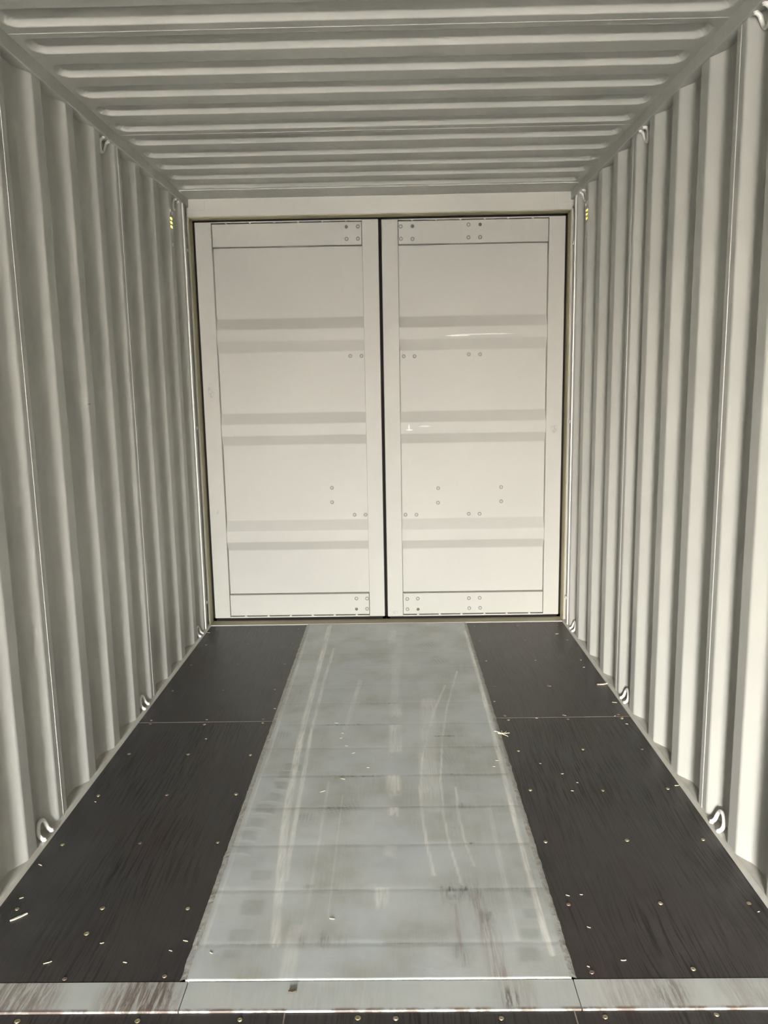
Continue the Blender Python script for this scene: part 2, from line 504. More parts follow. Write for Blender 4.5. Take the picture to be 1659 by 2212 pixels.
ceil = empty('ceiling', (0, 0, ZT))
tag(ceil, 'corrugated light grey steel roof with cross grooves', 'ceiling', kind='structure')
rme = roof_sheet_mesh()
rbead = tube('roof_seam', [(-1.165, 0, 0), (-0.4, 0, 0), (0.4, 0, 0), (1.165, 0, 0)], 0.0026, 6)
rbead.materials.append(MATS['roof_paint'])
k = 0
while -0.182 - 1.04 * k > YB:
    o = link('roof_sheet', rme, None, ceil); o.location = (0, -0.182 - 1.04 * k, -ZT)
    weighted(o)
    if 0 < k < 5:
        b = link('roof_seam', rbead, None, ceil); b.location = (0, -0.182 - 1.04 * k, 0.0012)
    k += 1
o = box('roof_flange', -1.19, 1.19, -0.209, 0.002, ZT - 0.0045, ZT + 0.008, 'roof_paint', None, 0.0012)
o.parent = ceil; o.location = (0, 0, -ZT)

# ------------------------------------------------------------------ side rails
def rail(name, prof, y0, y1, mat, label, nseg=1):
    n = len(prof); vs, fs = [], []
    for j in range(nseg + 1):
        y = y0 + (y1 - y0) * j / nseg
        for x, z in prof: vs.append((x, y, z))
    for j in range(nseg):
        for i in range(n):
            a, b = j * n + i, j * n + (i + 1) % n
            fs.append((a, b, b + n, a + n))
    fs += [tuple(range(n))[::-1], tuple(range(nseg * n, (nseg + 1) * n))]
    me = mesh(name, vs, fs)
    bm = bmesh.new(); bm.from_mesh(me); bmesh.ops.recalc_face_normals(bm, faces=bm.faces[:]); bm.to_mesh(me); bm.free()
    o = link(name, me, mat)
    tag(o, label, 'rail', kind='structure')
    return o

def rounded(pts, r, n=3):
    m = len(pts)
    ext = [pts[-1]] + pts + [pts[0]]
    return [p for i in range(1, m + 1) for p in round_poly(ext[i - 1:i + 2], [0, r, 0], n)[1:-1]]

top_prof = rounded([(RAILX, RAILZ), (RAILX, ZT + 0.004), (1.25, ZT + 0.004), (1.25, RAILZ)], 0.004)
bot_prof = rounded([(1.158, -0.05), (1.160, 0.001), (1.172, 0.013), (1.222, 0.017), (1.25, 0.017), (1.25, -0.05)], 0.002)
for side, s in ((-1, 'left'), (1, 'right')):
    rail('trim_%d' % (1 if side < 0 else 2), [(side * x, z) for x, z in top_prof], YB, -0.002, 'grey_paint', 'square grey steel rail along the top of the %s wall' % s)
    rail('trim_%d' % (3 if side < 0 else 4), [(side * x, z) for x, z in bot_prof], YB, -0.002, 'edge_sealant', 'narrow grey ledge along the foot of the %s wall' % s)

# wall end posts beside the doors: folded steel bar with a bright rounded nose
for side, s, n in ((-1, 'left', 5), (1, 'right', 6)):
    p = empty('trim_%d' % n, (side * 1.18, -0.08, 0))
    tag(p, 'folded steel corner post between the %s wall and the doors' % s, 'post', kind='structure')
    a, b = sorted((side * 1.177, side * 1.24))
    o = box('post_core', a, b, -0.118, -0.036, 0.0, 2.66, 'grey_paint', p, 0.004, 3)
    o.matrix_parent_inverse = Matrix.Translation((-side * 1.18, 0.08, 0))
    a, b = sorted((side * 1.166, side * 1.19))
    o = box('nose_strip', a, b, -0.121, -0.106, 0.012, 2.652, 'weld_paint', p, 0.006, 4)
    o.matrix_parent_inverse = Matrix.Translation((-side * 1.18, 0.08, 0))
    a, b = sorted((side * 1.215, side * 1.245))
    o = box('gap_shade', a, b, -0.060, 0.010, -0.04, 2.74, 'rubber_and_shade', p)  # black plate added to stop a light leak and darken the gap
    o.matrix_parent_inverse = Matrix.Translation((-side * 1.18, 0.08, 0))
    for z in (0.16, 1.30, 2.38):
        a, b = sorted((side * 1.172, side * 1.182))
        o = box('weld_spot', a, b, -0.050, -0.020, z, z + 0.022, 'weld_paint', p, 0.004, 2)
        o.matrix_parent_inverse = Matrix.Translation((-side * 1.18, 0.08, 0))

# ------------------------------------------------------------------ door end: frame around the two doors
YD = 0.090        # room-side face of the doors
wb = empty('wall_back')
tag(wb, 'cream steel door frame closing the far end', 'wall', kind='structure')
box('header', -1.25, 1.25, 0.0, 0.16, 2.591, 2.76, 'frame_paint', wb, 0.006, 3)
for side in (-1, 1):
    a, b = sorted((side * 1.170, side * 1.25))
    box('jamb', a, b, 0.0, 0.16, -0.05, 2.62, 'frame_paint', wb, 0.006, 3)
    a, b = sorted((side * 1.1685, side * 1.174))
    box('jamb_liner', a, b, 0.009, 0.135, 0.0, 2.593, 'liner_olive', wb)
    a, b = sorted((side * 1.064, side * 1.067))
    box('gusset_weld', a, b, -0.0012, 0.003, 2.632, 2.70, 'frame_paint', wb, 0.0006, 1)
    a, b = sorted((side * 1.067, side * 1.165))
    box('gusset_weld', a, b, -0.0012, 0.003, 2.629, 2.632, 'frame_paint', wb, 0.0006, 1)
box('header_liner', -1.172, 1.172, 0.009, 0.135, 2.5885, 2.594, 'liner_olive', wb)
box('sill', -1.25, 1.25, -0.001, 0.16, -0.06, -0.001, 'sill_olive', wb, 0.003, 2)
# lip of the sill where the floor ends
vs, fs = [], []
N = 160
for i in range(N + 1):
    x = -1.160 + 2.320 * i / N
    j = noise.noise(Vector((x * 14, 0, 3))) * 0.0025
    for yy, zz in ((-0.0135, 0.0004), (-0.011 + j, 0.0055), (-0.004 + j, 0.0062), (0.003 + j, 0.0005)):
        vs.append((x, yy, zz + noise.noise(Vector((x * 30, 5, 0))) * 0.0008))
for i in range(N):
    for k in range(3):
        a = i * 4 + k; fs.append((a, a + 4, a + 5, a + 1))
o = link('sill_lip', mesh('sill_lip', vs, fs), 'frame_paint', wb, True)

# ------------------------------------------------------------------ the two doors
BAND = [(1.990, 1.920, 1.847, 1.777), (1.390, 1.320, 1.245, 1.183), (0.683, 0.612, 0.540, 0.481)]
PD = 0.040                  # panel lies this far behind the stile face

def back(x, z, y):
    """point measured on the plane Y=0.085, moved along the sight line to plane y"""
    k = (y + CD) / (0.085 + CD)
    return CX + (x - CX) * k, CZ + (z - CZ) * k

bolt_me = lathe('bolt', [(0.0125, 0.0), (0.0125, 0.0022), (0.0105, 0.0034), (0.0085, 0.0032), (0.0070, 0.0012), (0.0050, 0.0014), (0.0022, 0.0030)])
bolt_me.materials.append(MATS['door_paint']); bolt_me.materials.append(MATS['bolt_shade'])
bolt_me.polygons.foreach_set('material_index', [1 if (i // 14) in (0, 1, 2, 3) else 0 for i in range(len(bolt_me.polygons))]); bolt_me.polygons.foreach_set('use_smooth', [True] * len(bolt_me.polygons))  # rim and groove rows get the painted shade
bolt_dk = lathe('bolt', [(0.0100, 0.0), (0.0100, 0.0015), (0.0060, 0.0032), (0.0030, 0.0036)])
bolt_dk.materials.append(MATS['rust_bolt'])
tab_me = mesh('weld_tab', [(-0.013, 0, 0), (0.013, 0, 0), (0.003, 0, -0.013), (-0.003, 0, -0.013), (-0.010, -0.005, 0), (0.010, -0.005, 0), (0.002, -0.004, -0.009), (-0.002, -0.004, -0.009)],
              [(4, 5, 6, 7)[::-1], (0, 1, 5, 4), (1, 2, 6, 5), (2, 3, 7, 6), (3, 0, 4, 7)])
tab_me.materials.append(MATS['door_paint'])

def door(name, label, sgn, xo, xi, po, pi_, bolts, darks, tabs_t, tabs_b):
    """xo / xi: outer and middle door edge, po / pi_: outer and middle panel edge (x)"""
    d = empty(name, (0.5 * (xo + xi), YD, 0.02))
    tag(d, label, 'door', kind='structure')
    inv = Matrix.Translation((-0.5 * (xo + xi), -YD, -0.02))
    def add(o):
        o.parent = d; o.matrix_parent_inverse = inv; return o
    z0, z1 = 0.022, 2.578
    dz = 0.0 if sgn < 0 else -0.003
    for a, b in ((xo, po), (pi_, xi)):
        a, b = sorted((a, b))
        add(box('stile', a, b, YD, YD + 0.055, z0 + dz, z1 + dz, 'door_paint', None, 0.004, 3))
    a, b = sorted((po, pi_))
    g = 0.0022
    add(box('top_rail', a + g, b - g, YD + 0.004, YD + 0.05, 2.427 + dz, 2.5655 + dz, 'door_paint', None, 0.0035, 3))
    add(box('bottom_rail', a + g, b - g, YD + 0.004, YD + 0.05, 0.0365 + dz, 0.180 + dz, 'door_paint', None, 0.0035, 3))
    add(box('edge_strip', a - 0.001, b + 0.001, YD + 0.0005, YD + 0.05, 2.5705 + dz, z1 + dz, 'door_paint', None, 0.0015, 2))
    add(box('edge_strip', a - 0.001, b + 0.001, YD + 0.0005, YD + 0.05, z0 + dz, 0.0315 + dz, 'door_paint', None, 0.0015, 2))
    # pressed panel with three bands standing proud into the room
    pts = [(2.424, PD)]; 
    for (s1, f1, f2, s2) in BAND:
        pts += [(s1, PD), (f1, 0.009), (f2, 0.009), (s2, PD)]
    pts += [(0.182, PD)]
    prof = round_poly(pts, [0.006] * len(pts), 3)
    vs, fs = [], []
    for z, dd in prof:
        for x in (a - 0.004, 0.5 * (a + b), b + 0.004):
            vs.append((x, YD + dd, z + dz))
    for i in range(len(prof) - 1):
        for k in range(2):
            q = i * 3 + k
            fs.append((q, q + 1, q + 4, q + 3)[::-1])
    me = mesh('panel', vs, fs)
    o = add(link('panel', me, 'door_paint', None, True))
    sd = o.modifiers.new('thickness', 'SOLIDIFY'); sd.thickness = 0.003; sd.offset = -1 
    weighted(o)
    # backing sheet of the hollow frame (closes the shadow gaps)
    add(box('frame_back', a - 0.02, b + 0.02, YD + 0.056, YD + 0.060, z0 + dz, z1 + dz, 'door_paint'))
    for i, (x, z) in enumerate(bolts):
        onrail = z > 2.42 or z < 0.185
        y = YD + (0.004 if onrail else PD)
        x, z = back(x, z, y)
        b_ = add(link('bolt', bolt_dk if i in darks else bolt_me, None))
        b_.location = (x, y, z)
    for x in tabs_t:
        o = add(link('weld_tab', tab_me, None)); o.location = (x, YD + 0.005, 2.571 + dz); o.scale = (0.8, 0.7, 0.8)
    for x in tabs_b:
        o = add(link('weld_tab', tab_me, None)); o.location = (x, YD + 0.005, 0.031 + dz); o.scale = (0.8, 0.7, -0.8)
    # black rubber seal round the door
    sx0, sx1 = sorted((xo + sgn * 0.016, xi - sgn * (0.004 if sgn < 0 else 0.016)))
    if sgn < 0: sx1 = xi + 0.010
    else: sx0 = xi - 0.010
    y0, y1 = YD + 0.010, YD + 0.05
    for args in ((sx0, sx1, y0, y1, 2.574, 2.5895), (sx0, sx1, y0, y1, 0.0005, 0.026),
                 (sx0, sx0 + 0.028, y0, y1, 0.0008, 2.589), (sx1 - 0.028, sx1, y0, y1, 0.0008, 2.589)):
        add(box('rubber_seal', *args, 'rubber_and_shade', None, 0.003, 2))
    return d

BL = [(-0.207, 2.533), (-0.135, 2.534), (-0.207, 2.461), (-0.136, 2.461), (-0.201, 1.745), (-0.129, 1.744), (-0.342, 0.9), (-0.343, 0.804), (-0.197, 0.718), (-0.125, 0.717), (-0.198, 0.149), (-0.127, 0.148), (-0.199, 0.076), (-0.128, 0.077)]
BR = [(0.131, 2.529), (0.205, 2.529), (0.132, 2.455), (0.204, 2.453), (0.552, 2.532), (0.624, 2.531), (0.552, 2.456), (0.624, 2.456), (0.14, 1.737), (0.209, 1.736), (0.554, 1.742), (0.626, 1.741), (0.354, 0.886), (0.352, 0.79), (0.765, 0.887), (0.766, 0.793), (0.138, 0.713), (0.21, 0.712), (0.554, 0.713), (0.625, 0.712), (0.142, 0.141), (0.213, 0.143), (0.143, 0.07), (0.214, 0.069), (0.555, 0.141), (0.627, 0.142), (0.557, 0.072), (0.63, 0.073)]
door('door_1', 'left leaf of the cream steel double doors', -1, -1.155, -0.0085, -1.051, -0.111, BL, {0, 12},
     (-0.958, -0.807, -0.656, -0.506, -0.356, -0.207), (-0.947, -0.794, -0.644, -0.495, -0.347, -0.199))
door('door_2', 'right leaf of the cream steel double doors', 1, 1.155, 0.0105, 1.052, 0.114, BR, {1, 5, 23},
     (0.201, 0.352, 0.503, 0.653, 0.799, 0.951), (0.214, 0.36, 0.506, 0.66, 0.809, 0.96))

# ------------------------------------------------------------------ floor
floor = empty('floor')
tag(floor, 'dark plywood floor boards either side of a grey steel plate', 'floor', kind='structure')
ZN = -0.0042            # boards in front of the cross strip lie a little lower

screw_prof = [(0.0068, 0.0), (0.0068, 0.0010), (0.0050, 0.0019), (0.0026, 0.0017), (0.0010, 0.0008)]
def screw_mesh(mat):
    me = lathe('screw', screw_prof, 10)
    for v in me.vertices: v.co = (v.co.x, v.co.z, -v.co.y)      # turn the axis upright
    me.flip_normals()
    me.materials.append(MATS[mat]); me.polygons.foreach_set('use_smooth', [True] * len(me.polygons))
    return me
SC1, SC2 = screw_mesh('brass_screw'), screw_mesh('worn_screw')

def board(x0, x1, y0, y1, z, screws, mat='plywood'):
    o = box('floor_board', x0, x1, y0, y1, z - 0.028, z, mat, floor, 0.0015, 1)
    for i, (sx_, sy_) in enumerate(screws):
        s = link('screw', SC2 if (i * 7 + int(abs(sy_) * 10)) % 5 == 0 or sy_ > -1.5 else SC1, None, o)
        s.location = (sx_, sy_, z - 0.0006)
        s.rotation_euler = (0.12 * random.uniform(-1, 1), 0.12 * random.uniform(-1, 1), random.uniform(0, 6))
        s.scale = (0.9 + 0.25 * random.random(),) * 2 + (1.0 + random.random(),)
    return o

YS0, YS1 = -3.250, -3.147     # cross strip
box('leak_blocker', -1.245, 1.245, YB, 0.15, -0.10, -0.062, 'rubber_and_shade', floor)  # unseen black sheet added to block light from under the boards
XC = [(-1.107, -0.842, -0.572), (0.575, 0.852, 1.111)]
far_rows = (-1.488, -1.122, -0.743, -0.39, -0.094)
LN = [(-1.1, -1.528), (-0.841, -1.541), (-0.568, -1.532), (-1.099, -1.833), (-0.84, -1.842), (-0.568, -1.855), (-1.102, -2.182), (-0.835, -2.181), (-0.565, -2.181), (-1.105, -2.51), (-0.836, -2.505), (-0.565, -2.504), (-1.102, -2.849), (-0.841, -2.848), (-0.579, -2.853), (-0.846, -2.96), (-1.10, -3.125), (-0.837, -3.135), (-0.57, -3.128)]
RN = [(0.859, -1.837), (1.111, -1.841), (0.582, -1.845), (1.106, -2.173), (0.854, -2.181), (0.576, -2.173), (1.108, -2.516), (0.848, -2.516), (0.568, -2.521), (1.115, -2.85), (0.851, -2.847), (0.574, -2.849), (0.575, -3.125), (0.848, -3.116), (1.11, -3.118), (0.863, -1.528), (1.115, -1.527), (0.585, -1.53)]
board(FL, TL, -1.5125, -0.012, 0.0, [(x, y) for x in XC[0] for y in far_rows], 'plywood_smooth')
board(FL, TL, YS1 - 0.001, -1.5145, 0.0, LN)
board(TR, FR, -1.5045, -0.012, 0.0, [(x, y + 0.006) for x in XC[1] for y in far_rows], 'plywood_smooth')
board(TR, FR, YS1 - 0.001, -1.5065, 0.0, RN)
for x0, x1, y in ((FL, TL, -1.5135), (TR, FR, -1.5055)):
    box('joint_filler', x0, x1, y - 0.0014, y + 0.0014, -0.02, 0.0004, 'joint_fill', floor)
NB = [(-0.90, -3.272), (-0.597, -3.273), (-0.339, -3.272), (-0.044, -3.268), (0.051, -3.271), (0.314, -3.272), (0.572, -3.27), (0.85, -3.265)]
for x0, x1 in ((FL, -0.2305), (-0.2285, 0.499), (0.501, FR)):
    board(x0, x1, -5.62, YS0, ZN, [q for q in NB if x0 < q[0] < x1])
    if x1 < 1.1: box('joint_filler', x1 - 0.0005, x1 + 0.0025, -5.62, YS0, -0.02, ZN + 0.0004, 'joint_fill', floor)
    board(x0, x1, -8.0, -5.622, ZN, [])
    board(x0, x1, YB, -8.002, ZN, [])

# cross strip, welded from three pieces
for x0, x1 in ((FL, -0.5015), (-0.4995, 0.519), (0.521, FR)):
    box('cross_strip', x0, x1, YS0, YS1 - 0.002, -0.030, 0.0010, 'strip_steel', floor, 0.0020, 3)

# tunnel plate: fine grid that carries its wear as attributes
PX0, PX1, PY0, PY1, PZ = -0.509, 0.516, YS1 + 0.0005, -0.010, 0.0042
nx, ny = 206, 760
gx = np.linspace(PX0, PX1, nx); gy = np.linspace(PY0, PY1, ny)
X, Y = np.meshgrid(gx, gy)

def fbm(scale, seed, ax=1.0, ay=1.0, octv=3):
    r = np.random.default_rng(seed); out = np.zeros_like(X); amp = 1.0; tot = 0
    for o_ in range(octv):
        s = scale * 2 ** o_
        nxg, nyg = int(1.1 * s * ax) + 3, int(3.3 * s * ay) + 3
        g = r.random((nyg, nxg))
        u = (X - PX0) * s * ax; v = (Y - PY0) * s * ay
        i, j = u.astype(int), v.astype(int); fu, fv = u - i, v - j
        fu = fu * fu * (3 - 2 * fu); fv = fv * fv * (3 - 2 * fv)
        out += amp * ((g[j, i] * (1 - fu) + g[j, i + 1] * fu) * (1 - fv) + (g[j + 1, i] * (1 - fu) + g[j + 1, i + 1] * fu) * fv)
        tot += amp; amp *= 0.5
    return out / tot

def stroke(pts, width, soft=0.4):
    d = np.full_like(X, 9.0)
    for (x0, y0), (x1, y1) in zip(pts[:-1], pts[1:]):
        dx, dy = x1 - x0, y1 - y0
        u = np.clip(((X - x0) * dx + (Y - y0) * dy) / (dx * dx + dy * dy), 0, 1)
        d = np.minimum(d, np.hypot(X - x0 - u * dx, Y - y0 - u * dy))
    return np.clip((width / 2 - d) / (width / 2 * soft), 0, 1)

def rect(x0, y0, x1, y1, sx_=0.006, sy_=0.004):
    x0, x1 = min(x0, x1), max(x0, x1); y0, y1 = min(y0, y1), max(y0, y1)
    return np.clip((X - x0) / sx_, 0, 1) * np.clip((x1 - X) / sx_, 0, 1) * np.clip((Y - y0) / sy_, 0, 1) * np.clip((y1 - Y) / sy_, 0, 1)

LINES = [-0.355 - 0.242 * k for k in range(12)]
LINES[-1] = -3.014
A1 = [(-0.371, -0.054), (-0.369, -0.494), (-0.37, -0.948), (-0.371, -1.324), (-0.371, -1.639), (-0.364, -1.907), (-0.354, -2.209), (-0.341, -2.461), (-0.316, -2.723), (-0.304, -2.878), (-0.288, -3.016)]
A2 = [(-0.308, -0.496), (-0.324, -1.017), (-0.325, -1.325), (-0.329, -1.64), (-0.317, -2.066), (-0.311, -2.341), (-0.305, -2.545), (-0.297, -2.723)]
D1 = [(0.318, -1.103), (0.249, -1.398), (0.204, -1.654), (0.167, -1.92), (0.151, -2.149), (0.151, -2.349), (0.16, -2.526), (0.176, -2.706)]
D2 = [(0.395, -0.905), (0.305, -1.399), (0.261, -1.749), (0.235, -2.078), (0.229, -2.351), (0.239, -2.554), (0.261, -2.754)]
D3 = [(0.29, -2.152), (0.283, -2.352), (0.292, -2.528), (0.31, -2.659)]
ER = [(0.505, -0.2), (0.505, -0.765), (0.500, -1.233), (0.495, -1.755), (0.488, -2.156), (0.482, -2.475), (0.480, -2.686), (0.480, -2.824), (0.478, -2.968), (0.482, -3.061)]
EL = [(-0.495, -0.223), (-0.492, -0.727), (-0.490, -1.32), (-0.485, -1.819), (-0.49, -2.136), (-0.49, -2.515), (-0.49, -2.72), (-0.490, -2.897), (-0.492, -3.032)]
f1, f2, f3 = fbm(6, 1), fbm(18, 2, 1.0, 0.4), fbm(48, 3, 1.6, 0.8)
pale = np.zeros_like(X)
for pts, wd, a in ((A1, 0.034, 0.9), (A2, 0.020, 0.75), ([(-0.13, -1.024), (-0.156, -1.386), (-0.176, -1.62)], 0.028, 0.5), (D1, 0.014, 0.75), (D2, 0.012, 0.75),
                   (D3, 0.012, 0.6), (ER, 0.022, 0.95), (EL, 0.009, 0.5), ([(0.09, -0.3), (0.05, -1.3)], 0.05, 0.25), ([(0.22, -1.3), (0.19, -1.9), (0.19, -2.3)], 0.09, 0.45),
                   ([(-0.21, -2.1), (-0.215, -2.95)], 0.012, 0.35), ([(-0.15, -2.2), (-0.15, -2.9)], 0.006, 0.4), ([(-0.24, -2.95), (-0.24, -3.14)], 0.05, 0.35), ([(0.40, -2.3), (0.395, -3.0)], 0.02, 0.3)):
    pale = np.maximum(pale, stroke(pts, wd) * a * np.clip(0.45 + 1.1 * (f2 - 0.3), 0.15, 1))
for r_ in ((0.024, -1.324, 0.094, -1.552), (0.021, -1.575, 0.089, -1.938), (0.013, -2.047, 0.081, -2.268), (0.019, -2.29, 0.072, -2.424), (0.006, -2.534, 0.061, -2.68), (-0.018, -2.762, 0.039, -2.924), (-0.02, -3.001, 0.02, -3.059), (0.006, -0.149, 0.07, -0.511), (0.03, -0.6, 0.085, -1.29)):
    rag = np.clip((Y - min(r_[1], r_[3]) - 0.10 * f3) / 0.05, 0, 1)
    pale = np.maximum(pale, rag * rect(*r_, 0.014, 0.006) * (0.8 if r_[1] < -1 else 0.3) * np.clip(0.35 + 1.3 * (f2 - 0.3), 0.2, 1))
dark = np.zeros_like(X)
for x0, y0, x1, y1 in ((-0.298, -1.562, -0.082, -1.578), (0.213, -1.692, 0.377, -1.71), (-0.196, -2.050, 0.009, -2.066), (0.215, -2.040, 0.326, -2.053), (0.254, -2.280, 0.322, -2.297), (-0.248, -2.286, -0.126, -2.3), (0.238, -2.430, 0.297, -2.44), (0.268, -2.523, 0.339, -2.539), (0.169, -2.760, 0.312, -2.790), (-0.242, -2.752, -0.214, -2.771), (-0.23, -3.003, -0.131, -3.018), (-0.085, -3.006, -0.039, -3.018), (0.29, -1.464, 0.333, -1.476), (-0.022, -1.322, 0.07, -1.337), (0.20, -2.80, 0.25, -2.83), (0.30, -2.88, 0.345, -2.935), (0.20, -3.02, 0.24, -3.08)):
    dark = np.maximum(dark, rect(x0, y0, x1, y1, 0.03, 0.006) * np.clip(0.1 + 2.4 * (f3 - 0.32), 0.05, 1))
for x0, y0, w_, l_, a_ in ((0.30, -2.80, 0.05, 0.10, 0.5), (0.24, -2.80, 0.09, 0.07, 0.55), (0.325, -2.905, 0.035, 0.05, 0.9), (-0.18, -3.0, 0.10, 0.05, 0.5), (-0.06, -3.0, 0.05, 0.03, 0.5), (0.235, -3.06, 0.03, 0.06, 0.5), (0.345, -3.04, 0.015, 0.12, 0.45), (0.24, -3.0, 0.012, 0.10, 0.4), (-0.20, -2.05, 0.08, 0.06, 0.3), (-0.22, -2.76, 0.02, 0.02, 0.9), (0.30, -2.29, 0.05, 0.03, 0.6)):
    dark = np.maximum(dark, a_ * np.clip(1.5 * (1 - np.hypot((X - x0) / w_, (Y - y0) / l_)), 0, 1) * np.clip(2.6 * (fbm(40, int(1000 + 900 * x0), 2.5, 0.35) - 0.42), 0, 1))
for ly in LINES:
    dark = np.maximum(dark, np.clip(1 - np.abs(Y - ly) / 0.004, 0, 1) * np.clip(1.3 * (f1 - 0.35), 0.04, 0.55))
dirt = np.clip((f1 - 0.38) * 2.0, 0, 0.7)
dirt = np.maximum(dirt, stroke([(-0.40, -1.7), (-0.42, -2.3), (-0.38, -3.1)], 0.26, 1.0) * 0.75 * np.clip(2 * (f1 - 0.25), 0, 1))
dirt = np.maximum(dirt, stroke([(0.22, -2.75), (0.28, -3.14)], 0.36, 1.0) * 0.8 * np.clip(2 * (f1 - 0.2), 0, 1))
dirt = np.maximum(dirt, stroke([(0.25, -0.45), (0.30, -0.75), (0.24, -1.0)], 0.16, 1.0) * 0.6 * np.clip(2.4 * (fbm(30, 5, 0.6, 1.2) - 0.35), 0, 1))
dirt = np.maximum(dirt, stroke([(-0.10, -2.0), (-0.13, -2.4)], 0.2, 1.0) * 0.5)
tread = np.zeros_like(X)
TLp = [(-0.372, -1.968), (-0.382, -2.034), (-0.399, -2.12), (-0.417, -2.208), (-0.43, -2.291), (-0.450, -2.385), (-0.462, -2.467), (-0.468, -2.543)]
for i, (x0, y0) in enumerate(TLp):      # block tread of a tyre turning towards the left edge
    jx = (fbm(22, 60 + i) - 0.5) * 0.05
    xa, ya = X + jx, Y + 0.9 * (X - x0) * (X - x0 + 0.03) * 6
    m_ = np.clip((xa - x0 + 0.040) / 0.02, 0, 1) * np.clip((x0 + 0.045 - xa) / 0.03, 0, 1) * np.clip((ya - y0 + 0.034) / 0.010, 0, 1) * np.clip((y0 + 0.030 - ya) / 0.006, 0, 1)
    tread = np.maximum(tread, m_ * (0.85 - 0.06 * i))
    pale = np.maximum(pale, np.clip(1 - np.abs(ya - y0 + 0.038) / 0.005, 0, 1) * np.clip((x0 + 0.05 - np.abs(xa - x0) - x0) / 0.03, 0, 1) * 0.35)
for x0, y0, w_, h_ in ((0.478, -2.71, .02, .03), (0.466, -2.802, .028, .026), (0.455, -2.892, .030, .026), (0.436, -2.983, .034, .030), (0.420, -3.06, .036, .032), (-0.38, -2.698, .04, .03), (-0.382, -2.856, .04, .04), (-0.393, -2.977, .04, .03), (-0.405, -3.051, .03, .02)):
    tread = np.maximum(tread, rect(x0 - w_, y0 - h_, x0 + w_, y0 + h_, 0.014, 0.010) * 0.55)
def lattice(cx_, cy_, rx, ry, rot, per):     # boot-sole prints
    c_, s_ = math.cos(rot), math.sin(rot)
    u = (X - cx_) * c_ + (Y - cy_) * s_; v = -(X - cx_) * s_ + (Y - cy_) * c_
    m_ = np.clip(1.6 * (1 - np.hypot(u / rx, v / ry)), 0, 1)
    return m_ * np.clip(0.5 + np.sin(u * 6.283 / per + v * 6.283 / per) * np.sin(u * 6.283 / per - v * 6.283 / per) * 1.5, 0, 1)
for a in ((-0.150, -2.300, 0.12, 0.045, 0.35, 0.030), (-0.275, -2.357, 0.05, 0.04, 0.0, 0.026), (-0.455, -1.675, 0.045, 0.06, 0.0, 0.026), (0.271, -1.91, 0.05, 0.09, 0.2, 0.028), (0.258, -0.459, 0.10, 0.09, 0.3, 0.04), (0.30, -0.75, 0.09, 0.06, 0.3, 0.04)):
    tread = np.maximum(tread, lattice(*a) * 0.85)
red = stroke([(0.300, -2.80), (0.311, -2.917), (0.314, -3.004), (0.322, -3.094), (0.335, -3.15)], 0.07, 0.9) * np.clip(0.4 + 1.3 * (f2 - 0.3), 0, 1)
red = np.maximum(red, stroke([(0.23, -2.85), (0.235, -3.1)], 0.02, 0.9) * 0.6)
edge = np.clip(1 - np.minimum(X - PX0, PX1 - X) / 0.012, 0, 1)
dirt = np.maximum(dirt, edge * 0.5)
Z = np.full_like(X, PZ)
for ly in LINES:
    Z -= 0.0005 * np.exp(-((Y - ly) / 0.010) ** 2)
    Z += 0.0001 * np.exp(-((Y - ly + 0.05) / 0.05) ** 2)
Z += (fbm(4, 9) - 0.5) * 0.0009
vs = np.stack([X, Y, Z], -1).reshape(-1, 3)
idx = np.arange(nx * ny).reshape(ny, nx)
q = np.stack([idx[:-1, :-1], idx[:-1, 1:], idx[1:, 1:], idx[1:, :-1]], -1).reshape(-1, 4)
# skirt so that the plate has thickness at its near edge
ns = len(vs)
sk = np.stack([gx, np.full(nx, PY0 - 0.0012), np.full(nx, PZ - 0.0012)], -1)
sk2 = np.stack([gx, np.full(nx, PY0 - 0.0012), np.full(nx, -0.02)], -1)
vs = np.concatenate([vs, sk, sk2])
i0 = np.arange(nx - 1)
q = np.concatenate([q, np.stack([ns + i0, ns + i0 + 1, idx[0, 1:], idx[0, :-1]], -1), np.stack([ns + nx + i0, ns + nx + i0 + 1, ns + i0 + 1, ns + i0], -1)])
me = bpy.data.meshes.new('tunnel_plate')
me.vertices.add(len(vs)); me.vertices.foreach_set('co', vs.astype(np.float32).ravel())
me.loops.add(q.size); me.loops.foreach_set('vertex_index', q.astype(np.int32).ravel())
me.polygons.add(len(q)); me.polygons.foreach_set('loop_start', np.arange(0, q.size, 4, dtype=np.int32))
me.update(calc_edges=True); me.validate()
me.polygons.foreach_set('use_smooth', [True] * len(me.polygons))
for nm, arr in (('pale', pale), ('dark', dark), ('dirt', dirt), ('tread', tread), ('red', red)):
    at = me.attributes.new(nm, 'FLOAT', 'POINT')
    at.data.foreach_set('value', np.concatenate([arr.ravel(), np.full(2 * nx, 0.55 if nm in ('dirt', 'dark') else 0.0)]).astype(np.float32))
o = link('tunnel_plate', me, 'floor_steel', floor)
o['label'] = 'scuffed grey painted steel plate down the middle'

